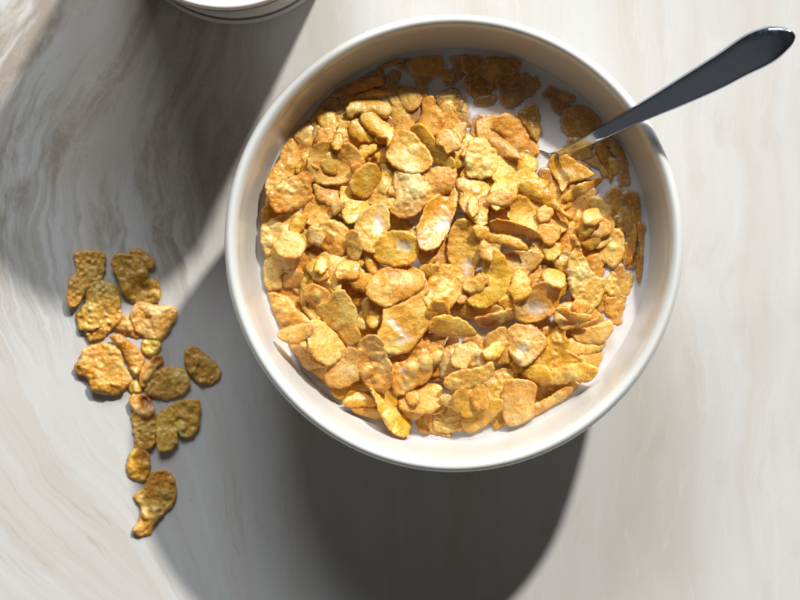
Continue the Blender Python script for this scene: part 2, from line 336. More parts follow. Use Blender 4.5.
# sheet | layer | colour | look | roughness r/s/l(lumpy) | curl mm | milk spots | outline
RAW = """
A|1|b|thin dark flake standing on edge alone in the milk|s|.3||355,335 372,350 365,390 345,430 325,470 305,482 292,465 300,420 315,375 335,345
A|4|g|upright rough crusted oval|r|.6||450,378 485,385 500,420 490,450 500,475 470,515 420,525 370,515 355,490 375,440 410,400
D|7|d|large olive cupped flake with a dark hollow|s|-1.6||365,15 430,12 500,25 530,50 565,100 550,140 510,185 450,215 390,218 330,205 300,165 295,110 310,60 340,30
D|6|y|small pointed corner sticking out beside the olive cupped flake|s|.3||545,60 600,30 628,28 620,55 580,85 555,100
A|5|y|smooth yellow flake with a small dark pit|s|.9||500,430 520,405 560,400 600,430 640,485 630,500 580,505 530,490 505,465
A|6|y|folded strip that turns a corner|s|.8||560,375 600,362 640,385 680,430 710,440 705,500 680,530 675,490 640,480 600,450 565,410
A|5|g|tightly rolled tube of a flake|l|2.2||490,345 510,320 545,298 600,298 670,310 695,340 690,380 670,390 630,380 560,365 510,385 490,375
A|3|o|narrow toasted sliver above the rolled tube|s|.5||485,300 540,275 600,258 660,250 680,265 660,285 600,295 540,298 500,315
A|2|o|wavy shaded flake at the edge of the milk|s|.8||500,235 535,200 560,215 600,190 640,190 660,215 620,235 560,255 510,262
A|1|b|small soaked sliver in shade|s|.2||405,250 440,225 490,220 490,245 450,270 415,275
B|1|b|dark hook shaped flake|s|.6||45,140 60,105 100,75 150,80 160,105 120,120 80,135 75,180 55,200
B|0|b|dark sunken chip below the hook shaped one|s|.2||80,190 110,150 150,160 145,200 120,220 90,215
B|1|o|single orange oval floating in shaded milk|s|.4||205,115 240,92 300,85 350,90 362,130 345,170 290,182 230,170 203,140
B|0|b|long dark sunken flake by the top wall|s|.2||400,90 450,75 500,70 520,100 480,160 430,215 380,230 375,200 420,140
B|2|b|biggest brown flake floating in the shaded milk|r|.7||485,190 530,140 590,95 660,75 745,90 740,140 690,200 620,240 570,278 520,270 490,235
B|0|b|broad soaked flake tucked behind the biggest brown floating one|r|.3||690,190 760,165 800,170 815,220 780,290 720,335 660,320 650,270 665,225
B|0|b|faint sunken chip under the milk|s|.1||525,290 580,275 630,285 620,320 570,335 530,325
B|3|g|tall narrow tan flake at the shade line|s|.8||70,232 140,228 170,260 190,330 195,380 150,440 130,460 105,400 110,330 90,270
B|4|d|small rounded olive flake overlapping the tall tan one|s|.4||150,255 200,245 240,270 248,310 215,345 175,335 155,300
B|3|o|crusty brown flake wet at its edges|l|.5||320,320 345,280 420,272 475,295 480,360 490,380 445,440 400,455 360,430 325,370
B|2|g|wet flake half covered by the crusty brown one|s|.4||275,300 320,290 325,370 360,430 400,455 360,488 300,470 270,420 265,350
B|4|p|pale flake beside a bright milk edge|s|.7||540,410 600,385 670,395 680,440 650,460 640,490 590,510 545,480
B|7|p|big pale rounded flake with fine speckles|s|-.8||90,560 110,500 160,460 210,470 260,530 300,580 305,620 260,655 200,660 130,630 90,590
B|6|y|long diagonal yellow strip|s|.9||210,440 260,430 300,470 340,530 410,600 420,630 400,640 350,625 300,580 260,530 215,490
B|5|y|bright flake wedged below a milk pool|s|.6||340,510 400,490 470,470 510,490 510,540 490,590 480,620 420,640 400,600 350,540
C|4|g|wet golden flake pointing at the spoon tip|s|1||0,385 50,375 90,395 140,440 190,545 170,575 130,590 90,560 50,520 10,470 -40,450
C|2|b|dark ruffled flake upright in the milk|r|.6||100,365 130,345 165,325 190,360 195,430 190,500 170,490 140,440 110,400
C|1|b|round brown flake floating above the spoon handle|r|.5||310,400 340,345 400,335 470,350 520,390 480,440 420,480 370,490 325,460
C|0|b|blurred sunken flake near the upper right wall|r|.2||210,280 250,230 300,250 340,290 350,340 310,380 270,350 250,300
F|1|g|small flake peeking out below the spoon neck|s|.4||260,70 310,45 355,20 385,50 340,80 290,85
F|5|y|smooth wet yellow flake just below the spoon|s|-.9||250,110 280,80 340,85 400,125 460,165 450,185 400,200 350,210 310,250 290,200 255,150
F|4|y|thin flake on edge slanting up to the right|s|.5||325,285 350,255 400,225 460,200 500,190 500,210 450,250 400,285 340,305
F|2|b|curved rib of a flake under the handle|s|.6||480,30 520,30 560,90 570,150 550,200 535,150 500,90
F|0|b|soaked flake in the shade of the handle|s|.2||420,60 480,50 520,120 500,150 450,130 415,100
F|1|b|dark flake against the wall under the spoon handle|r|.5||560,0 620,5 660,60 650,110 625,160 590,150 590,90 560,50
F|3|o|short upright sliver standing in milk|s|.5||565,250 600,255 625,310 628,370 610,410 580,400 575,340 565,290
F|3|b|long upright sliver, middle one of three|s|.5||635,310 665,320 675,400 680,480 670,560 640,620 625,600 635,500 640,420
F|3|b|long upright sliver closest to the wall|s|.5||690,420 720,440 735,520 738,600 720,680 695,700 685,650 705,560 690,480
F|3|g|thin curved edge left of the pale dimpled flake|s|.5||415,300 430,310 425,370 410,410 415,440 400,455 385,430 390,370
F|2|g|wet flake behind the pale dimpled one|s|.4||440,300 490,295 540,330 550,370 500,370 440,375 425,350
F|5|p|pale dimpled flake lit on top of wet ones|l|.5||400,470 430,450 410,410 430,370 490,365 540,375 565,410 560,450 550,495 510,530 470,535 420,515
F|4|g|rounded flake with a round crater|l|.5||495,550 540,500 560,450 600,460 615,520 610,580 570,632 530,610 495,570
F|7|y|long arched golden flake lying over a cupped one|s|1.6||80,240 130,205 190,200 240,215 235,245 270,290 310,350 350,385 340,400 300,370 240,330 200,310 150,300 120,280 80,270
F|6|g|broad cupped flake with a shaded hollow|s|-1.8||45,340 75,290 120,285 170,320 220,315 260,330 310,370 335,420 320,455 260,460 200,450 140,440 90,420 50,390
E|8|y|upper of two stacked flakes seen edge on|s|.7||605,425 630,403 690,410 760,432 835,462 838,485 800,488 740,468 690,468 640,465
E|8|y|lower of two stacked flakes seen edge on|s|.7||520,435 590,440 610,475 680,480 740,500 780,535 775,552 730,545 670,520 600,510 540,490
E|6|g|knobbly shield shaped flake with a small nub|l|.9||430,200 500,195 580,210 612,240 610,300 585,360 580,410 540,425 510,390 470,350 450,300 470,270 440,240
E|7|y|small plain yellow square flake|s|.5||615,230 650,205 710,210 730,240 725,290 690,320 640,345 612,335 608,280
E|7|p|blistered upright flake with orange spots|l|.6||480,80 500,40 500,10 560,-5 600,30 630,70 635,120 610,170 550,188 490,170 480,130
E|6|o|curled flake like an orange ear|s|1.6||600,20 620,-10 660,-5 700,30 740,70 745,95 700,80 650,80 625,50
E|5|g|flake under the orange ear|s|.6||630,90 700,80 745,100 750,170 720,205 660,205 620,190 640,140
E|5|y|rounded yellow knob right of the orange ear|s|.8||745,80 790,80 830,110 820,160 840,195 790,200 760,185 745,140
E|6|p|wide pale crusty slab|l|.7||125,210 140,160 200,165 260,160 340,140 420,150 420,200 400,250 330,290 280,320 230,370 160,385 110,350 130,290
E|8|y|curled flake holding a streak of milk|s|-1.7|385,400,38;350,450,30|290,320 330,285 400,250 430,250 430,330 400,400 390,440 360,500 320,540 270,545 245,510 240,440 265,390
E|5|g|uneven flake left of the pale crusty slab|l|.8||0,260 30,230 60,190 50,130 70,100 90,150 120,200 130,290 110,340 50,330 0,310
E|3|o|half hidden tan flake between milk spotted ones|l|.4||95,360 150,390 200,420 230,450 180,480 110,465 90,430
D|8|p|oval flake with a large milk pool on it|s|-1.2|640,395,42;645,440,30|530,430 560,370 600,340 660,320 690,370 688,440 660,480 620,555 570,540 535,490
E|8|y|yellow oval with a short milk streak|s|-.8|150,520,22;185,540,22|20,540 70,480 140,462 210,480 238,530 225,590 160,625 90,620 30,590
E|6|g|tall flake with a grey milky hollow|s|-1.7|490,620,42;480,660,30|400,480 430,415 480,405 520,430 560,500 570,560 540,600 510,680 490,705 450,670 410,620 395,560
E|5|o|small shaded flake leaning in a gap|s|.7||350,520 385,490 400,540 380,600 330,640 295,630 310,580
H|7|y|bright yellow curved flake, the most saturated|s|1.3||490,290 530,250 560,190 575,90 600,45 650,70 690,140 700,210 680,270 620,310 570,335 510,325
I|6|p|tan blade shaped flake|s|.6||30,80 120,60 180,65 205,95 170,140 110,190 40,240 0,280 -10,240 40,180
H|9|g|neat golden oval on top of the heap|s|.7||0,210 50,155 130,130 210,140 265,175 265,220 230,260 150,300 80,328 20,300 -10,260
H|7|o|crumpled walnut like flake|l|1.3||320,180 350,135 400,130 450,160 472,215 455,260 430,300 380,355 330,358 280,320 265,260 300,200
H|8|g|big squarish flake with white milk beads|s|.9|150,505,32;185,490,22;110,405,16|75,350 150,330 240,275 280,310 300,370 310,410 260,470 220,520 180,555 100,560 40,530 35,490 70,410
H|5|d|shaded ledge shaped flake|s|.5||390,340 470,310 560,330 650,330 640,380 560,400 440,375 385,365
H|8|y|pointed yellow flake like a flat boat|s|.8||300,440 330,390 400,385 470,410 520,460 500,480 440,475 360,475
H|6|y|yellow scrap beside a milky scoop|s|.6||650,310 700,270 760,250 800,265 770,310 740,350 690,350
H|6|o|rounded knuckle shaped flake|l|.8||640,370 700,345 735,380 700,400 640,430 570,430 535,390
I|7|g|scoop shaped flake with a milky middle|s|-1.6|160,330,50;200,345,36|80,300 130,255 200,220 260,230 285,280 280,340 230,385 150,405 90,395 75,350
I|7|g|small thumb shaped flake|s|.8||215,175 250,150 300,160 322,200 300,240 260,225 225,205
I|4|p|ragged pale edge showing in a gap|r|.5||110,200 170,150 230,130 240,150 190,190 150,215
I|7|p|longest pale flake, shaped like a shoe sole|r|.6||345,100 370,40 350,0 370,-20 400,40 430,120 480,180 520,200 520,250 490,310 450,360 410,350 370,290 345,210
I|4|o|reddish crumbly piece beside the shoe sole shaped flake|r|.4||430,100 470,80 505,90 512,160 490,185 450,150
I|8|y|bent edge on flake on top of a fanned stack|s|.7||285,345 330,340 370,370 440,370 455,385 430,405 370,405 310,370
I|6|p|second flake down in the fanned stack|s|.3||325,410 380,420 460,400 490,375 495,400 440,440 370,448 330,430
I|7|p|third and widest flake in the fanned stack|s|.5||360,465 400,450 480,430 540,400 555,440 530,490 470,512 400,505
I|6|g|fourth flake down in the fanned stack|s|.4||335,520 360,490 400,505 470,515 520,510 500,540 440,565 370,570 345,545
L|5|p|lowest small flake of the fanned stack|s|.3||500,130 550,115 600,110 600,150 570,175 520,165
I|3|d|round rough flake soaking at the milk edge|r|.5||520,230 540,190 580,155 640,160 658,210 640,260 600,280 550,270
I|3|g|wet flake tapering down into bright milk|r|.4||525,300 560,290 620,290 610,350 595,410 560,400 530,350
I|4|o|reddish crumbly flake|r|.7||180,60 210,20 260,10 310,30 330,70 300,110 250,90 200,80
I|3|o|dark orange flake deep in a gap|r|.3||250,100 330,90 340,160 320,190 260,150
F|4|o|toasted scrap between cupped flake and dimpled flake|r|.5||310,490 350,420 372,430 375,500 345,560 312,540
L|7|p|pale flake tucked left of the frosted one|s|.6||30,50 70,10 120,-5 130,60 160,140 110,165 60,155 35,110
L|8|p|frosted pale flake with raised ridges|l|.9|215,90,24|130,60 140,10 190,-25 250,-15 300,10 330,60 300,110 240,165 200,170 160,130
L|6|y|large evenly speckled yellow flake|r|.5||240,170 300,110 340,40 400,-10 430,50 450,110 500,140 490,170 400,190 350,220 290,185
L|7|y|small smooth tongue shaped flake|s|.7||220,205 270,185 320,185 345,215 340,260 290,255 230,230
L|6|g|long flake ending in a small hole|l|.6||350,215 400,190 480,165 570,185 570,225 530,255 460,250 390,265 350,260
L|7|p|pale fan shaped flake|s|.8||110,350 130,270 160,255 230,255 275,290 265,350 260,430 210,475 170,480 130,455 115,410
L|5|g|strip lying along the bowl wall|l|.6||260,380 330,350 400,300 450,285 455,310 400,370 330,410 270,435
L|3|g|scrap half hidden by the milk puddle|s|.3||340,260 430,260 500,265 460,300 400,300 350,300
K|5|d|porous olive flake|r|.6||555,270 620,210 700,180 735,190 720,250 660,330 620,345 590,310
K|6|y|slanted glossy yellow flake|s|.9||465,450 500,410 560,390 620,350 660,360 640,410 580,460 520,508 475,495
K|7|p|rumpled tan flake with raised folds|l|.9||360,330 420,310 480,300 560,290 590,320 605,360 540,395 490,412 430,395 370,365
K|4|d|dull olive flake resting on the wall|r|.5||300,410 350,370 430,385 490,420 465,450 465,490 380,508 330,490
K|9|p|thick pale lip shaped flake|l|.7||380,240 440,210 530,190 600,165 608,210 570,250 500,280 430,298 390,285
K|7|p|brain like crumpled flake|l|1.2||370,100 400,40 440,40 450,80 500,60 550,100 590,120 600,165 520,190 440,210 380,240 350,200
K|6|g|small flake above the brain like one|s|.5||470,60 520,20 560,50 580,110 540,110 500,80
K|4|o|narrow shaded scrap|s|.4||300,230 360,170 380,200 385,240 340,250
K|8|g|star shaped toasted flake with pale beads|l|1.1|165,205,22|75,165 140,130 220,85 260,35 290,50 305,95 350,80 358,140 310,190 290,240 240,270 180,310 130,310 110,250 105,200
K|7|o|orange flake with a round coin sized dimple|s|.6||150,360 180,310 250,280 330,275 355,310 350,360 310,400 240,405 170,395
K|5|g|small tab under the dimpled orange flake|s|.4||170,400 260,405 240,440 215,445 185,430
K|4|g|tiny tab between two olive and orange flakes|s|.3||265,415 300,400 308,475 285,460
J|8|y|long narrow yellow flake jutting onto the bare wall|l|.8||505,295 550,300 600,360 650,410 695,460 690,500 665,545 630,530 590,470 550,400 530,340
J|6|o|lowest of three short stacked pieces|s|.8||415,400 430,378 500,372 560,420 560,440 520,448 450,440 420,425
J|7|y|middle of three short stacked pieces|s|.8||370,355 430,320 480,320 535,350 530,375 460,375 400,382
J|6|y|upper of three short stacked pieces|s|.8||318,320 340,290 400,275 450,250 500,290 480,318 430,310 380,335 345,345
J|8|o|deeply cupped flake with a brown centre|l|-1.8||440,80 480,40 530,35 560,70 575,130 600,180 605,260 570,298 520,295 470,250 445,180
J|8|p|plain rounded tan flake|s|.5||285,220 300,165 350,110 400,95 430,110 440,180 440,235 400,265 350,282 295,265
G|8|p|pale flake with one dark pinhole|s|.6||305,420 345,405 420,460 465,510 475,550 430,600 385,615 330,580 300,520
J|5|p|smooth pale flake sloping against the wall|s|.5||60,50 120,60 190,35 205,90 240,150 295,175 230,185 170,185 130,130
J|4|y|sliver under the smooth pale sloping flake|s|.4||175,185 290,180 285,240 240,235
G|8|p|short pale tab touching the wall|s|.7||150,465 200,435 300,420 312,450 280,490 220,512 165,495
G|7|g|pitted flake with small round holes|l|.7||90,270 150,280 200,300 240,350 290,390 300,415 220,430 150,440 110,380 92,330
G|8|g|triangular golden flake, wide at top and narrow below|s|.8||340,340 400,305 430,260 470,260 510,320 530,370 525,420 545,480 520,518 480,510 430,450 370,410
G|7|d|dark olive flake with crinkled middle|l|-.9||270,150 310,120 370,160 400,230 415,275 370,320 340,345 350,390 310,385 265,330 260,250
G|6|d|smooth olive flap over the crinkled olive flake|s|.9||330,100 400,60 455,100 460,130 450,240 400,230 370,160
G|5|o|knotted orange piece left of the golden oval|l|.8||460,190 500,180 560,220 575,270 560,320 520,325 490,290 455,250
G|5|d|olive leaf shaped flake under the golden oval|s|.6||575,300 620,300 670,350 670,400 640,450 600,420 570,360
G|4|o|lumpy piece under the olive leaf shaped flake|l|.5||540,400 570,360 600,420 630,450 600,485 550,460
D|6|p|wide pale slab touching the left wall|l|.6||60,440 150,385 240,360 270,380 290,450 305,520 250,550 230,580 120,580 80,560
G|7|p|folded L shaped pale flake at the left wall|s|1||105,80 170,70 230,70 242,110 215,155 160,160 155,235 80,235 70,190 80,120
G|4|o|toasted strip in a dark gap|s|.5||200,180 240,150 265,180 255,270 220,240
D|6|o|tall crumbly toasted cluster|r|.9||80,330 90,250 80,210 100,160 150,110 150,40 200,5 240,40 250,110 240,160 200,190 150,220 130,260 110,310
D|7|o|toasted flake with three smooth blisters|l|1||105,270 160,220 220,190 290,155 310,190 300,240 310,290 260,330 200,350 140,355 110,320
D|6|g|small cupped flake below the blistered one|s|-1||270,370 310,300 340,290 410,350 410,375 360,420 320,430 280,400
D|6|p|thin pale fold leading to a glossy yellow flake|s|1||325,230 375,245 400,240 440,225 460,280 475,370 440,370 390,320 340,290
D|7|y|glossy yellow flake right of the pale fold|s|.7||455,250 500,240 590,290 590,340 550,390 510,412 470,380
D|8|y|small plump yellow bean shaped flake|s|.6||505,215 540,160 600,120 640,150 645,200 610,260 570,282 530,265
D|7|g|bumpy golden flake|l|.8||325,480 345,430 400,405 470,430 490,470 480,520 450,580 400,560 340,520
D|8|p|small pale drop shaped flake|s|.5||485,490 510,460 540,480 555,560 530,598 495,575
G|5|y|smooth curl under the drop shaped flake|s|.8||460,90 550,80 575,110 520,150 470,135
A|2|b|soaked scrap at the milk edge near the left wall|s|.5||220,490 260,470 290,490 310,520 290,560 260,570 250,520
A|3|o|toasted scrap below the pitted yellow flake|s|.4||500,480 540,495 620,510 620,540 540,530 500,520
S|2|d|tall olive flake, topmost at the left of the spill|r|.6||120,65 265,68 262,190 220,215 160,290 150,320 100,335 85,290 100,200 135,160
S|3|d|large olive figure eight shaped flake in the spill|l|.6||305,130 320,80 370,70 430,80 480,130 500,180 545,220 548,290 510,315 430,318 380,290 345,230 335,180
S|1|d|small square flake behind the figure eight one in the spill|s|.3||400,65 430,40 480,65 522,105 515,140 490,145 460,110
S|5|d|round olive flake resting on another in the spill|r|.6||185,230 260,205 320,225 350,290 345,350 310,380 260,430 210,455 145,440 130,370 170,320
S|3|o|flake with only its lower edge showing under the round olive one|r|.4||185,480 170,430 250,400 310,380 350,350 358,390 310,450 260,490 190,502
S|6|p|brightest pale frilled flake of the spill|l|.8||405,370 430,315 480,310 550,330 620,335 632,380 600,450 560,500 510,500 450,475 410,420
S|2|y|small yellow flake poking out under the bright frilled one|r|.3||450,530 480,490 540,500 555,540 510,590 470,570
S|1|o|toasted flake in the middle of the spill|l|.4||320,430 380,380 430,400 460,460 440,490 400,480 350,460
T|4|g|lumpy golden flake at the left edge of the spill|l|1||70,225 105,190 110,150 150,125 220,115 290,140 315,190 325,240 360,295 335,330 270,340 190,320 145,310 140,290 90,270
T|5|g|golden lip below the lumpy golden flake of the spill|l|.6||145,320 190,285 260,310 345,310 330,340 270,375 190,370
T|3|o|steep ridged flake in the middle of the spill|l|1||250,90 300,75 350,110 400,160 420,200 400,260 370,280 330,220 310,150
T|3|o|crumbly upright scrap left of a dark oval in the spill|l|.6||400,270 430,210 500,175 512,220 480,240 460,290 430,335 400,330
T|5|d|dark olive oval right of the spill's middle|r|.6||430,350 450,280 510,240 600,240 640,280 650,330 600,380 520,400 460,385
T|3|d|bean shaped olive flake lying apart at the right of the spill|l|.5||620,185 640,140 680,135 720,170 790,230 798,280 750,325 700,320 650,280 625,230
T|2|d|broad notched olive flake in the bowl's shadow|l|.6||480,500 500,460 570,420 640,395 700,405 700,470 690,540 650,585 610,585 590,560 585,620 540,650 490,640
T|4|g|rounded golden flake starting the tail of the spill|l|.6||345,400 370,370 420,370 460,410 475,450 450,480 400,480 365,450
T|3|g|long narrow crumbly flake in the tail of the spill|r|.6||360,470 470,470 480,560 475,600 460,640 380,650 370,590
T|1|g|tiny crumb of a flake in the spill's lower middle|l|.3||340,330 380,300 410,340 400,370 350,365
U|4|y|small round flake with a yellow kernel in the spill's tail|l|.5||230,170 250,110 290,95 335,110 350,160 345,210 320,255 270,250 235,220
U|3|g|lowest flake of the spill, shaped like a seahorse|l|.8||345,230 380,205 430,205 470,240 480,310 465,375 420,420 380,460 350,520 300,528 262,510 290,450 300,390 275,350 270,325 310,290 330,270
"""
FL = []
for ln in RAW.strip().split('\n'):
    sh, lay, colr, look, rg, curl, milk, pts = ln.split('|')
    ox, oy = ORG[sh]
    poly = [(ox + float(a.split(',')[0]) / 5, oy + float(a.split(',')[1]) / 5) for a in pts.split()]
    spots = [(ox + float(q.split(',')[0]) / 5, oy + float(q.split(',')[1]) / 5, float(q.split(',')[2]) / 5) for q in milk.split(';')] if milk else []
    FL.append(dict(sheet=sh, layer=int(lay), col=colr, look=look, rg=rg, curl=float(curl), spots=spots, poly=poly, table=sh in 'STU'))

# fast 2-D value noise
class VN:
    def __init__(s, seed):
        s.t = np.random.RandomState(seed).rand(256, 256)
    def __call__(s, x, y):
        xi = np.floor(x).astype(int); yi = np.floor(y).astype(int)
        fx = x - xi; fy = y - yi
        fx = fx * fx * (3 - 2 * fx); fy = fy * fy * (3 - 2 * fy)
        T = s.t; g = lambda a, b: T[a & 255, b & 255]
        return (g(xi, yi) * (1 - fx) + g(xi + 1, yi) * fx) * (1 - fy) + (g(xi, yi + 1) * (1 - fx) + g(xi + 1, yi + 1) * fx) * fy - .5
NZ = VN(11)

GS = .0005; GX0, GY0 = -.15, -.12; GW, GH = 600, 480
gx = GX0 + (np.arange(GW) + .5) * GS; gy = GY0 + (np.arange(GH) + .5) * GS
XX, YY = np.meshgrid(gx, gy, indexing='ij')
RR = np.hypot(XX - BCX, YY - BCY)
wr = np.array([p[0] for p in inner]); wz = np.array([p[1] for p in inner])
HF = np.where(RR < .079, np.maximum(MILK, np.interp(RR, wr, wz)), np.where(RR < .0806, .065, 0))
HF = np.where(RR >= .0806, 0, HF)
# gentle mound of buried cereal below what is seen, where the heap stands
mxx, myy = wxy(432, 280, MILK)
dd = np.hypot((XX - mxx) / .056, (YY - myy) / .048)
HF += np.where(RR < .0655, .0055 * np.clip(1 - dd ** 2, 0, 1), 0)
def hs(x, y):
    i = np.clip(((x - GX0) / GS).astype(int), 0, GW - 1); j = np.clip(((y - GY0) / GS).astype(int), 0, GH - 1)
    return i, j
OWN = -np.ones(HF.shape, int); FID = []
MM = np.zeros_like(HF)      # where a flake breaks the milk surface

def closed_spline(p, step):
    p = np.array(p); n = len(p); out = []
    for i in range(n):
        a, b, c_, d = p[i - 1], p[i], p[(i + 1) % n], p[(i + 2) % n]
        k = max(2, int(np.hypot(*(c_ - b)) / step))
        for q in range(k):
            t = q / k
            out.append(.5 * (2 * b + (c_ - a) * t + (2 * a - 5 * b + 4 * c_ - d) * t * t + (-a + 3 * b - 3 * c_ + d) * t ** 3))
    return np.array(out)
def inside(pt, poly):
    x, y = pt[:, 0], pt[:, 1]; r = np.zeros(len(pt), bool); n = len(poly)
    for i in range(n):
        x0, y0 = poly[i - 1]; x1, y1 = poly[i]
        if y0 == y1: continue
        cnd = (y0 > y) != (y1 > y)
        r ^= cnd & (x < (x1 - x0) * (y - y0) / (y1 - y0) + x0)
    return r

def make_flake(name, wpoly, mat, rg, curl, spots, step, seed, layer, table, col, buried=False):
    rs = np.random.RandomState(seed)
    P = closed_spline(wpoly, step * 1.05)
    cen = P.mean(0); P = P - cen
    # ragged outline
    tx, ty = np.roll(P[:, 0], -1) - np.roll(P[:, 0], 1), np.roll(P[:, 1], -1) - np.roll(P[:, 1], 1)
    ln = np.hypot(tx, ty) + 1e-9
    area = .5 * np.sum(P[:, 0] * np.roll(P[:, 1], -1) - np.roll(P[:, 0], -1) * P[:, 1]); sg = 1 if area > 0 else -1
    nx, ny = ty / ln * sg, -tx / ln * sg
    o1, o2 = rs.rand(2) * 200
    amp = {'s': 1.0, 'r': 1.7, 'l': 1.3}[rg]
    rag = amp * (.00045 * NZ(P[:, 0] / .0016 + o1, P[:, 1] / .0016 + o2) + .0004 * NZ(P[:, 0] / .0007 + o2, P[:, 1] / .0007 + o1)) + .00012
    P = P + np.stack([nx * rag, ny * rag], 1)
    nb = len(P)
    x0, y0 = P.min(0); x1, y1 = P.max(0)
    ys = np.arange(y0, y1, step * .87); pts = []
    for k, yv in enumerate(ys):
        xs = np.arange(x0 + (step / 2 if k % 2 else 0), x1, step)
        pts.append(np.stack([xs, np.full(len(xs), yv)], 1))
    G = np.concatenate(pts); G = G + rs.uniform(-.1, .1, G.shape) * step
    G = G[inside(G, P)]
    dist = np.full(len(G), 9.0)
    for i in range(nb):
        a = P[i - 1]; b = P[i]; ab = b - a; L2 = ab @ ab + 1e-18
        tt = np.clip(((G - a) @ ab) / L2, 0, 1)
        q = G - (a + tt[:, None] * ab); dist = np.minimum(dist, np.hypot(q[:, 0], q[:, 1]))
    kp = dist > step * .45; G = G[kp]; dist = dist[kp]
    allp = np.concatenate([P, G]); dist = np.concatenate([np.zeros(nb), dist])
    res = delaunay_2d_cdt([Vector(p) for p in allp], [(i, (i + 1) % nb) for i in range(nb)], [], 1, 1e-7)
    V = np.array([tuple(v) for v in res[0]]); F = [tuple(f) for f in res[2]]
    orig = res[3]
    dd_ = np.array([dist[o[0]] if o else 0.0 for o in orig])
    x, y = V[:, 0], V[:, 1]
    # principal axes of the outline
    cov = np.cov(P.T); ev, evec = np.linalg.eigh(cov)
    ax = evec[:, 1]; pr = evec[:, 0]
    if pr[1] < 0: pr = -pr
    s_ = (x * ax[0] + y * ax[1]) / math.sqrt(ev[1]) / 1.7
    q_ = (x * pr[0] + y * pr[1]) / math.sqrt(ev[0]) / 1.7
    aspect = math.sqrt(ev[1] / ev[0])
    cm_ = curl * .0018
    size = math.sqrt(abs(area))
    if curl < 0: z = -cm_ * (.55 * s_ ** 2 + q_ ** 2 - .6)           # cupped: edges up
    else: z = -cm_ * (q_ ** 2 * .9 - .25 * s_ ** 2)
    z = z + .0012 * size / .014 * (NZ(x / .006 + o1, y / .006 + o2)) * 1.1
    tw = rs.uniform(-1, 1) * .0006; z = z + tw * s_ * q_
    # relief: blisters, knobs and fine crust
    rel = np.zeros(len(x))
    nbl = {'s': 5, 'r': 9, 'l': 12}[rg]; hb = {'s': .00045, 'r': .0005, 'l': .00095}[rg]
    for k in range(int(nbl * max(.5, (size / .014) ** 2))):
        b = P[rs.randint(nb)] * rs.uniform(0, .92)
        rad = rs.uniform(.0011, .0030); hgt = hb * rs.uniform(.45, 1.25) * rad / .0022
        el = rs.uniform(.55, 1.5); an = rs.rand() * 3.14
        dx, dy = x - b[0], y - b[1]
        u = (dx * math.cos(an) + dy * math.sin(an)) / rad; v = (-dx * math.sin(an) + dy * math.cos(an)) / rad / el
        e = np.clip(1 - (u * u + v * v), 0, 1)
        if rs.rand() < .22: rel -= hgt * .7 * e ** .9
        else: rel = np.maximum(rel, hgt * e ** .75) if rs.rand() < .7 else rel + hgt * .6 * e
    am = {'s': .42, 'r': 1.15, 'l': .8}[rg] 
    n1 = NZ(x / .0023 + o2, y / .0023 + o1); n2 = NZ(x / .0011 + o1 + 9, y / .0011 + o2); n3 = NZ(x / .0006 + o1 + 5, y / .0006 + o2)
    ks = min(1.0, (size / .0125) ** 1.3) if not table else 1.0
    rel = rel * ks; am *= ks
    am2 = am * (1.5 if table else 1.0)
    rel = rel + am * .00080 * (.25 - np.abs(n1)) + am2 * (.00042 * n2 + .00020 * n3)
    ang = np.arctan2(y, x); ee = np.clip(1 - dd_ / .0026, 0, 1) ** 1.5
    z = z + ee * (.0011 * NZ(np.cos(ang) * 2.3 + o1, np.sin(ang) * 2.3 + o2) + .0007 * NZ(x / .0018 + o2, y / .0018 + o1)) * (1.0 if layer >= 5 else .7) * min(1, size / .013)
    # standing / leaning flakes
    lean = 0.0
    if aspect > 2.2 and layer >= 3: lean = .55
    elif aspect > 2.2: lean = .3
    zm = z + lean * (x * pr[0] + y * pr[1]) * (1 if rs.rand() < .7 else -1)
    X, Y = x + cen[0], y + cen[1]
    I, J = hs(X, Y)
    Hs = HF[I, J]
    th = rs.uniform(.00036, .00055) if not table else rs.uniform(.0003, .00045)
    if layer <= 2 and not table:
        base = MILK + {0: .0004, 1: .0009, 2: .0014}[layer] - np.median(z + rel)
        fk = {0: .25, 1: .5, 2: .8}[layer]; rel = rel * fk; base = MILK + {0: .00035, 1: .0008, 2: .0013}[layer]; zm = (zm - np.median(zm + rel)) * fk
        zc = zm + base + np.clip(rs.uniform(-.06, .06) * x + rs.uniform(-.06, .06) * y, -.0008, .0008)
    else:
        A = np.stack([x, y, np.ones_like(x)], 1)
        co, *_ = np.linalg.lstsq(A, Hs, rcond=None)
        sl = math.hypot(co[0], co[1]); lim = .55 if not table else .35
        kk = .8 * min(1, lim / (sl + 1e-9))
        jit = rs.uniform(-.22, .22, 2) if (layer >= 5 and not table) else rs.uniform(-.07, .07, 2)
        pl = (co[0] * kk + jit[0]) * x + (co[1] * kk + jit[1]) * y
        low = zm + pl - th
        off = np.percentile(Hs - low, (90 if layer >= 5 else 62) if not table else 88) - (.0036 if buried else 0)
        if buried: off = max(off, MILK + .0010 - float(np.percentile(zm + pl, 35)))
        zc = zm + pl + off
    w = .0009
    prof_ = np.sqrt(np.clip(1 - (1 - np.clip(dd_ / w, 0, 1)) ** 2, 0, 1))
    top = zc + rel * np.clip(dd_ / .0009, .25, 1) + th * prof_
    bot = zc + rel * .5 - th * prof_
    if layer == 3 and not table:
        sink = max(0, np.percentile(bot, 12) - MILK + .0003); top -= sink; bot -= sink; zc = zc - sink
    if not table and layer <= 3:
        top = np.maximum(top, MILK + .00035 + .0001 * prof_)
        bot = np.minimum(bot, top - .0003 * prof_)
    if table:
        sink = -min(0, bot.min() - .0001); top += sink; bot += sink
        if layer <= 3:
            pass
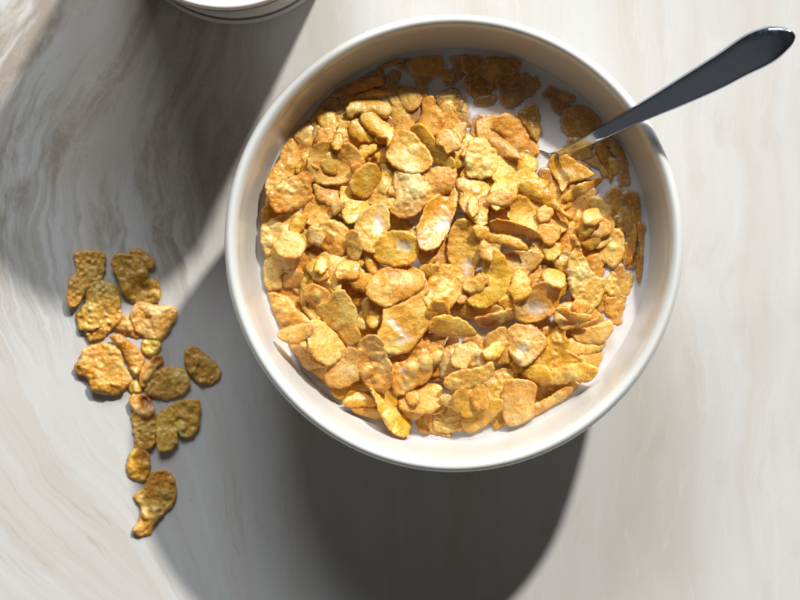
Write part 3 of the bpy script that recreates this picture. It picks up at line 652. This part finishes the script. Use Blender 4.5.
    # nothing pokes through the bowl's wall
    if not table:
        rv = np.hypot(X - BCX, Y - BCY); lim = np.interp(np.minimum(bot, .064), wz, wr) - .0008
        rn_ = np.where(rv > lim - .002, lim - .002 + .002 * np.tanh((rv - lim + .002) / .003), rv)
        kx_ = rn_ / np.maximum(rv, 1e-6)
        X = BCX + (X - BCX) * kx_; Y = BCY + (Y - BCY) * kx_; x = X - cen[0]; y = Y - cen[1]
        I, J = hs(X, Y)
    # register in the height field
    for dx_, dy_ in ((0, 0), (1, 0), (0, 1), (-1, 0), (0, -1)):
        I2 = np.clip(I + dx_, 0, GW - 1); J2 = np.clip(J + dy_, 0, GH - 1); w_ = top - (.0003 if dx_ or dy_ else 0) > HF[I2, J2]
        OWN[I2[w_], J2[w_]] = len(FID)
    np.maximum.at(HF, (I, J), top)
    for dx in (-1, 1):
        np.maximum.at(HF, (np.clip(I + dx, 0, GW - 1), J), top - .0002)
    if not table:
        hit = (top > MILK - .0002) & (bot < MILK + .0006)
        MM[I[hit], J[hit]] = 1
    z0 = float(np.mean(zc)); bn = dd_ < 1e-7
    nv = len(V)
    verts = [(x[i], y[i], top[i] - z0) for i in range(nv)]
    idx = {}
    for i in range(nv):
        if bn[i]: idx[i] = i
        else: idx[i] = len(verts); verts.append((x[i], y[i], bot[i] - z0))
    faces = []
    for f in F:
        # keep upward winding
        a, b, c3 = V[f[0]], V[f[1]], V[f[2]]
        if (b[0]-a[0])*(c3[1]-a[1]) - (b[1]-a[1])*(c3[0]-a[0]) < 0: f = f[::-1]
        faces.append(f)
        g = tuple(idx[k] for k in f[::-1])
        if set(g) != set(f): faces.append(g)
    o = mesh_obj(name, verts, faces, mat, None, (cen[0], cen[1], z0)); FID.append(o)
    rn = np.clip(.45 + rel / .0016, 0, 1); en = np.clip(1 - dd_ / .0016, 0, 1)
    mk = np.zeros(nv)
    if spots:
        sp = [(*wxy(a_, b_, z0), r_ * K * 1.25) for a_, b_, r_ in spots]
        if len(sp) == 1: sp = sp * 2
        for (ax_, ay_, ar), (bx_, by_, br) in zip(sp[:-1], sp[1:]):
            L2 = (bx_ - ax_) ** 2 + (by_ - ay_) ** 2 + 1e-12
            tt = np.clip(((X - ax_) * (bx_ - ax_) + (Y - ay_) * (by_ - ay_)) / L2, 0, 1)
            ds = np.hypot(X - ax_ - tt * (bx_ - ax_), Y - ay_ - tt * (by_ - ay_)) / min(ar, br)
            mk = np.maximum(mk, np.clip(1.05 - ds * .8, 0, 1))
    film = np.zeros(nv)
    if not table and layer <= 3:
        zt_ = top - MILK
        film = np.clip(1 - zt_ / .0011, 0, 1) * {0: .6, 1: .55, 2: .45, 3: .35}[layer]
        if layer <= 1: film = np.maximum(film, np.clip(en * .6, 0, .6))
        if layer == 0: film = np.maximum(film, .25)
    full = lambda a: np.concatenate([a, a[~bn]]).astype(np.float32)
    for nm, arr in (('relief', rn), ('edge', en), ('milk', mk), ('film', film)):
        at = o.data.attributes.new(nm, 'FLOAT', 'POINT'); at.data.foreach_set('value', full(arr))
    return o

def blob(cx, cy, r, rs):
    n = 11; a0 = rs.rand() * 6.28; el = rs.uniform(.6, .95); out = []
    for i in range(n):
        a = 2 * math.pi * i / n; rr = r * rs.uniform(.78, 1.12)
        x, y = rr * math.cos(a), rr * math.sin(a) * el
        out.append((cx + x * math.cos(a0) - y * math.sin(a0), cy + x * math.sin(a0) + y * math.cos(a0)))
    return out

GB = 'cornflakes heaped in the bowl of milk'
GT = 'cornflakes spilled on the tabletop'
# floating flakes first, then the buried ones, then the visible heap from the bottom up
rs = np.random.RandomState(77)
order = sorted(range(len(FL)), key=lambda i: FL[i]['layer'])
CLOCK = ['twelve', 'one', 'two', 'three', 'four', 'five', 'six', 'seven', 'eight', 'nine', 'ten', 'eleven']
def where(poly):
    a = np.array(poly).mean(0); dx, dy = a[0] - 454, a[1] - 243
    r = math.hypot(dx, dy); h = int(round(math.degrees(math.atan2(dx, -dy)) / 30)) % 12
    if r < 42: return 'at the middle of the bowl'
    ring = 'by the wall' if r > 160 else ('in mid heap' if r > 100 else 'near the centre')
    return "at %s o'clock %s" % (CLOCK[h], ring)
def put(i):
    f = FL[i]
    ctr = np.array(f['poly']).mean(0)
    zt = 0.002
    if not f['table']:
        ix, jy = hs(*[np.array([v]) for v in wxy(ctr[0], ctr[1], MILK)])
        zt = float(HF[ix, jy][0]) + .001
    gw = 0 if f['layer'] < 1 or f['table'] else 1.7
    wp = []
    for px, py in f['poly']:
        dx, dy = px - ctr[0], py - ctr[1]; dl = math.hypot(dx, dy) + 1e-6
        wp.append(wxy(px + dx / dl * gw, py + dy / dl * gw, zt))
    o = make_flake('cornflake', wp, FM[f['col']], f['rg'], f['curl'], f['spots'], .00044, 100 + i, f['layer'], f['table'], f['col'])
    lab = f['look'] if f['table'] else f['look'] + ' ' + where(f['poly'])
    tag(o, lab, 'cornflake', GT if f['table'] else GB)
    n = len(lab.split())
    if n > 16 or n < 4: print('LABEL LENGTH', n, lab)
for i in order:
    if FL[i]['layer'] <= 2: put(i)
k = 0
for gy_ in range(130, 432, 20):
    for gx_ in range(272, 610, 21):
        cx_ = gx_ + rs.uniform(-6, 6) + (11 if (gy_ // 21) % 2 else 0); cy_ = gy_ + rs.uniform(-6, 6)
        r_ = math.hypot(cx_ - 454, cy_ - 243)
        if r_ > 184 or cy_ < 128 + max(0, cx_ - 440) * .50 or cx_ > 588: continue
        px = blob(cx_, cy_, rs.uniform(17, 24), rs)
        colr = rs.choice(['g', 'o', 'o', 'd', 'b'])
        o = make_flake('cornflake', [wxy(a, b, MILK + .004) for a, b in px], FM[colr], rs.choice(['s', 'r', 'l']), rs.uniform(.3, 1.2), [], .0007, 900 + k, 4, False, colr, True)
        tag(o, 'cornflake mostly buried beneath other flakes of the heap in the bowl', 'cornflake', 'cornflakes buried in the heap')
        k += 1
# soaked flakes drifting in the milk around the heap
def free_milk(px, py):
    r = math.hypot(px - 454, py - 243)
    if r > 184 or r < 95: return False
    heapside = py > 128 + max(0, px - 440) * .50 and px < 585
    if heapside: return False
    for ax, ay, ar in ((515, 112, 20), (548, 118, 17), (552, 150, 12), (478, 103, 12), (625, 330, 16), (636, 300, 10), (455, 142, 12)):
        if math.hypot(px - ax, py - ay) < ar + 8: return False
    return px > 290 and py < 318
q = 0
for t_ in range(700):
    cx_, cy_ = rs.uniform(290, 645), rs.uniform(45, 320)
    if not free_milk(cx_, cy_): continue
    if any(math.hypot(cx_ - a, cy_ - b) < (17 if cx_ < 560 else 13) for a, b in globals().setdefault('DR', [])): continue
    DR.append((cx_, cy_))
    lay_ = int(rs.choice([0, 1, 1]))
    px = blob(cx_, cy_, rs.uniform(9, 17), rs)
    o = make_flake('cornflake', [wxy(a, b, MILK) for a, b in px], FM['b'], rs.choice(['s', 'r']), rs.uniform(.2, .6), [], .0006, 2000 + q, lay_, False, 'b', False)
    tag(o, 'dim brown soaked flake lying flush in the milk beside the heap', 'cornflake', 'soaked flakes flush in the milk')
    q += 1
print('soaked', q)
print('buried flakes', k)
for i in order:
    if 2 < FL[i]['layer'] <= 5: put(i)
# smaller broken pieces wedged between the big flakes
q = 0
for t_ in range(120):
    a_, r_ = rs.rand() * 6.283, 178 * math.sqrt(rs.rand())
    cx_, cy_ = 454 + r_ * math.cos(a_), 243 + r_ * math.sin(a_)
    if cy_ < 120 + max(0, cx_ - 440) * .50 or cx_ > 600: continue
    px = blob(cx_, cy_, rs.uniform(9, 15), rs)
    colr = rs.choice(['g', 'o', 'y', 'p', 'g'])
    o = make_flake('cornflake', [wxy(a, b, MILK + .004) for a, b in px], FM[colr], rs.choice(['s', 'r', 'l']), rs.uniform(.2, .9), [], .0005, 3000 + q, 5, False, colr)
    tag(o, 'small broken cornflake wedged between the large flakes of the heap', 'cornflake', 'broken pieces between the large flakes')
    q += 1
for i in order:
    if 5 < FL[i]['layer'] <= 7: put(i)
for t_ in range(62):
    a_, r_ = rs.rand() * 6.283, 176 * math.sqrt(rs.rand())
    cx_, cy_ = 454 + r_ * math.cos(a_), 243 + r_ * math.sin(a_)
    if cy_ < 135 + max(0, cx_ - 440) * .50 or cx_ > 600: continue
    px = blob(cx_, cy_, rs.uniform(9, 16), rs)
    colr = rs.choice(['g', 'o', 'y', 'p', 'g'])
    o = make_flake('cornflake', [wxy(a, b, MILK + .006) for a, b in px], FM[colr], rs.choice(['s', 'r', 'l']), rs.uniform(.2, .7), [], .0005, 5000 + t_, 6, False, colr)
    tag(o, 'small broken cornflake wedged between the large flakes of the heap', 'cornflake', 'broken pieces between the large flakes')
for i in order:
    if FL[i]['layer'] > 7: put(i)
# leave out what no one could see: pieces wholly covered by others
cnt = np.bincount(OWN[OWN >= 0], minlength=len(FID)); dropped = 0
for i, o in enumerate(FID):
    if o.get('group') != GB and o.get('group') != GT and cnt[i] < 4:
        bpy.data.objects.remove(o); dropped += 1
print('flakes', len(FID), 'dropped', dropped)

# ------------------------------------------------------------------ milk with menisci where flakes and spoon break it
def blur(a, sig):
    r = int(sig * 3); kx = np.exp(-.5 * (np.arange(-r, r + 1) / sig) ** 2); kx /= kx.sum()
    a = np.apply_along_axis(lambda v: np.convolve(v, kx, 'same'), 0, a)
    return np.apply_along_axis(lambda v: np.convolve(v, kx, 'same'), 1, a)
MB = blur(MM, 2.0)
st = .0006
xs = np.arange(BCX - .0735, BCX + .0735, st); ys = np.arange(BCY - .074, BCY + .074, st)
PX, PY = np.meshgrid(xs, ys, indexing='ij')
r = np.hypot(PX - BCX, PY - BCY)
I, J = hs(PX, PY)
edge_r = np.interp(MILK, wz, wr)
Z = .0010 * MB[I, J] * (1 - MM[I, J]) + .0008 * np.exp(-np.clip(edge_r - r, 0, 1) / .0010) + .00010 * NZ(PX / .012, PY / .012)
keep = r < edge_r + .0018
ids = -np.ones(PX.shape, int); ids[keep] = np.arange(keep.sum())
vs = np.stack([PX[keep] - BCX, PY[keep] - BCY, Z[keep]], 1)
fs = []
a, b, c_, d = ids[:-1, :-1], ids[1:, :-1], ids[1:, 1:], ids[:-1, 1:]
ok = (a >= 0) & (b >= 0) & (c_ >= 0) & (d >= 0)
fs = np.stack([a[ok], b[ok], c_[ok], d[ok]], 1).tolist()
mk = mesh_obj('milk', vs, fs, M_MILK, None, (BCX, BCY, MILK))
tag(mk, 'white milk pooled between the cornflakes in the bowl', 'milk')

# ------------------------------------------------------------------ light
def area(name, loc, target, size, size_y, power, col, shape='RECTANGLE'):
    l = bpy.data.lights.new(name, 'AREA'); l.shape = shape; l.size = size; l.size_y = size_y
    l.energy = power; l.color = col
    o = bpy.data.objects.new(name, l); o.location = loc
    o.rotation_euler = (Vector(target) - Vector(loc)).to_track_quat('-Z', 'Y').to_euler()
    return link(o)
dsun = 8.0
area('sunlight_lamp', SUN * dsun, (0, 0, 0), .36, .36, 3.8 * math.pi * dsun * dsun, (1, .955, .885), 'DISK')
area('window_light', (-.36, 3.28, 2.3), (0, 0, 0), 1.6, 1.5, 110, (.91, .96, 1.0))
w = bpy.data.worlds.new('World'); S.world = w; w.use_nodes = True
wt = w.node_tree; bg = wt.nodes['Background']; bg.inputs[0].default_value = (1.0, .96, .91, 1)
# the room: dim, plus an added background glow away from the window, for spoon and shadows
g = wt.nodes.new('ShaderNodeNewGeometry'); dt = wt.nodes.new('ShaderNodeVectorMath'); dt.operation = 'DOT_PRODUCT'
wt.links.new(g.outputs['Incoming'], dt.inputs[0]); dt.inputs[1].default_value = tuple(Vector((.62, .40, -.62)).normalized())
mr = wt.nodes.new('ShaderNodeMapRange'); mr.interpolation_type = 'SMOOTHSTEP'
wt.links.new(dt.outputs['Value'], mr.inputs[0])
for q_, v_ in zip((1, 2, 3, 4), (.45, 1.0, .022, .12)): mr.inputs[q_].default_value = v_
wt.links.new(mr.outputs[0], bg.inputs[1])

# ------------------------------------------------------------------ camera
cd = bpy.data.cameras.new('camera'); cd.sensor_width = 36; cd.lens = 36 * D / (800 * K)
cd.clip_start = .05; cd.clip_end = 50
cd.dof.use_dof = True; cd.dof.focus_distance = D - .049; cd.dof.aperture_fstop = 12
co = bpy.data.objects.new('camera', cd); co.location = (0, 0, D); link(co)
S.camera = co
S.render.engine = 'CYCLES'
S.view_settings.view_transform = 'Standard'; S.view_settings.look = 'None'
S.view_settings.exposure = 0; S.view_settings.gamma = 1
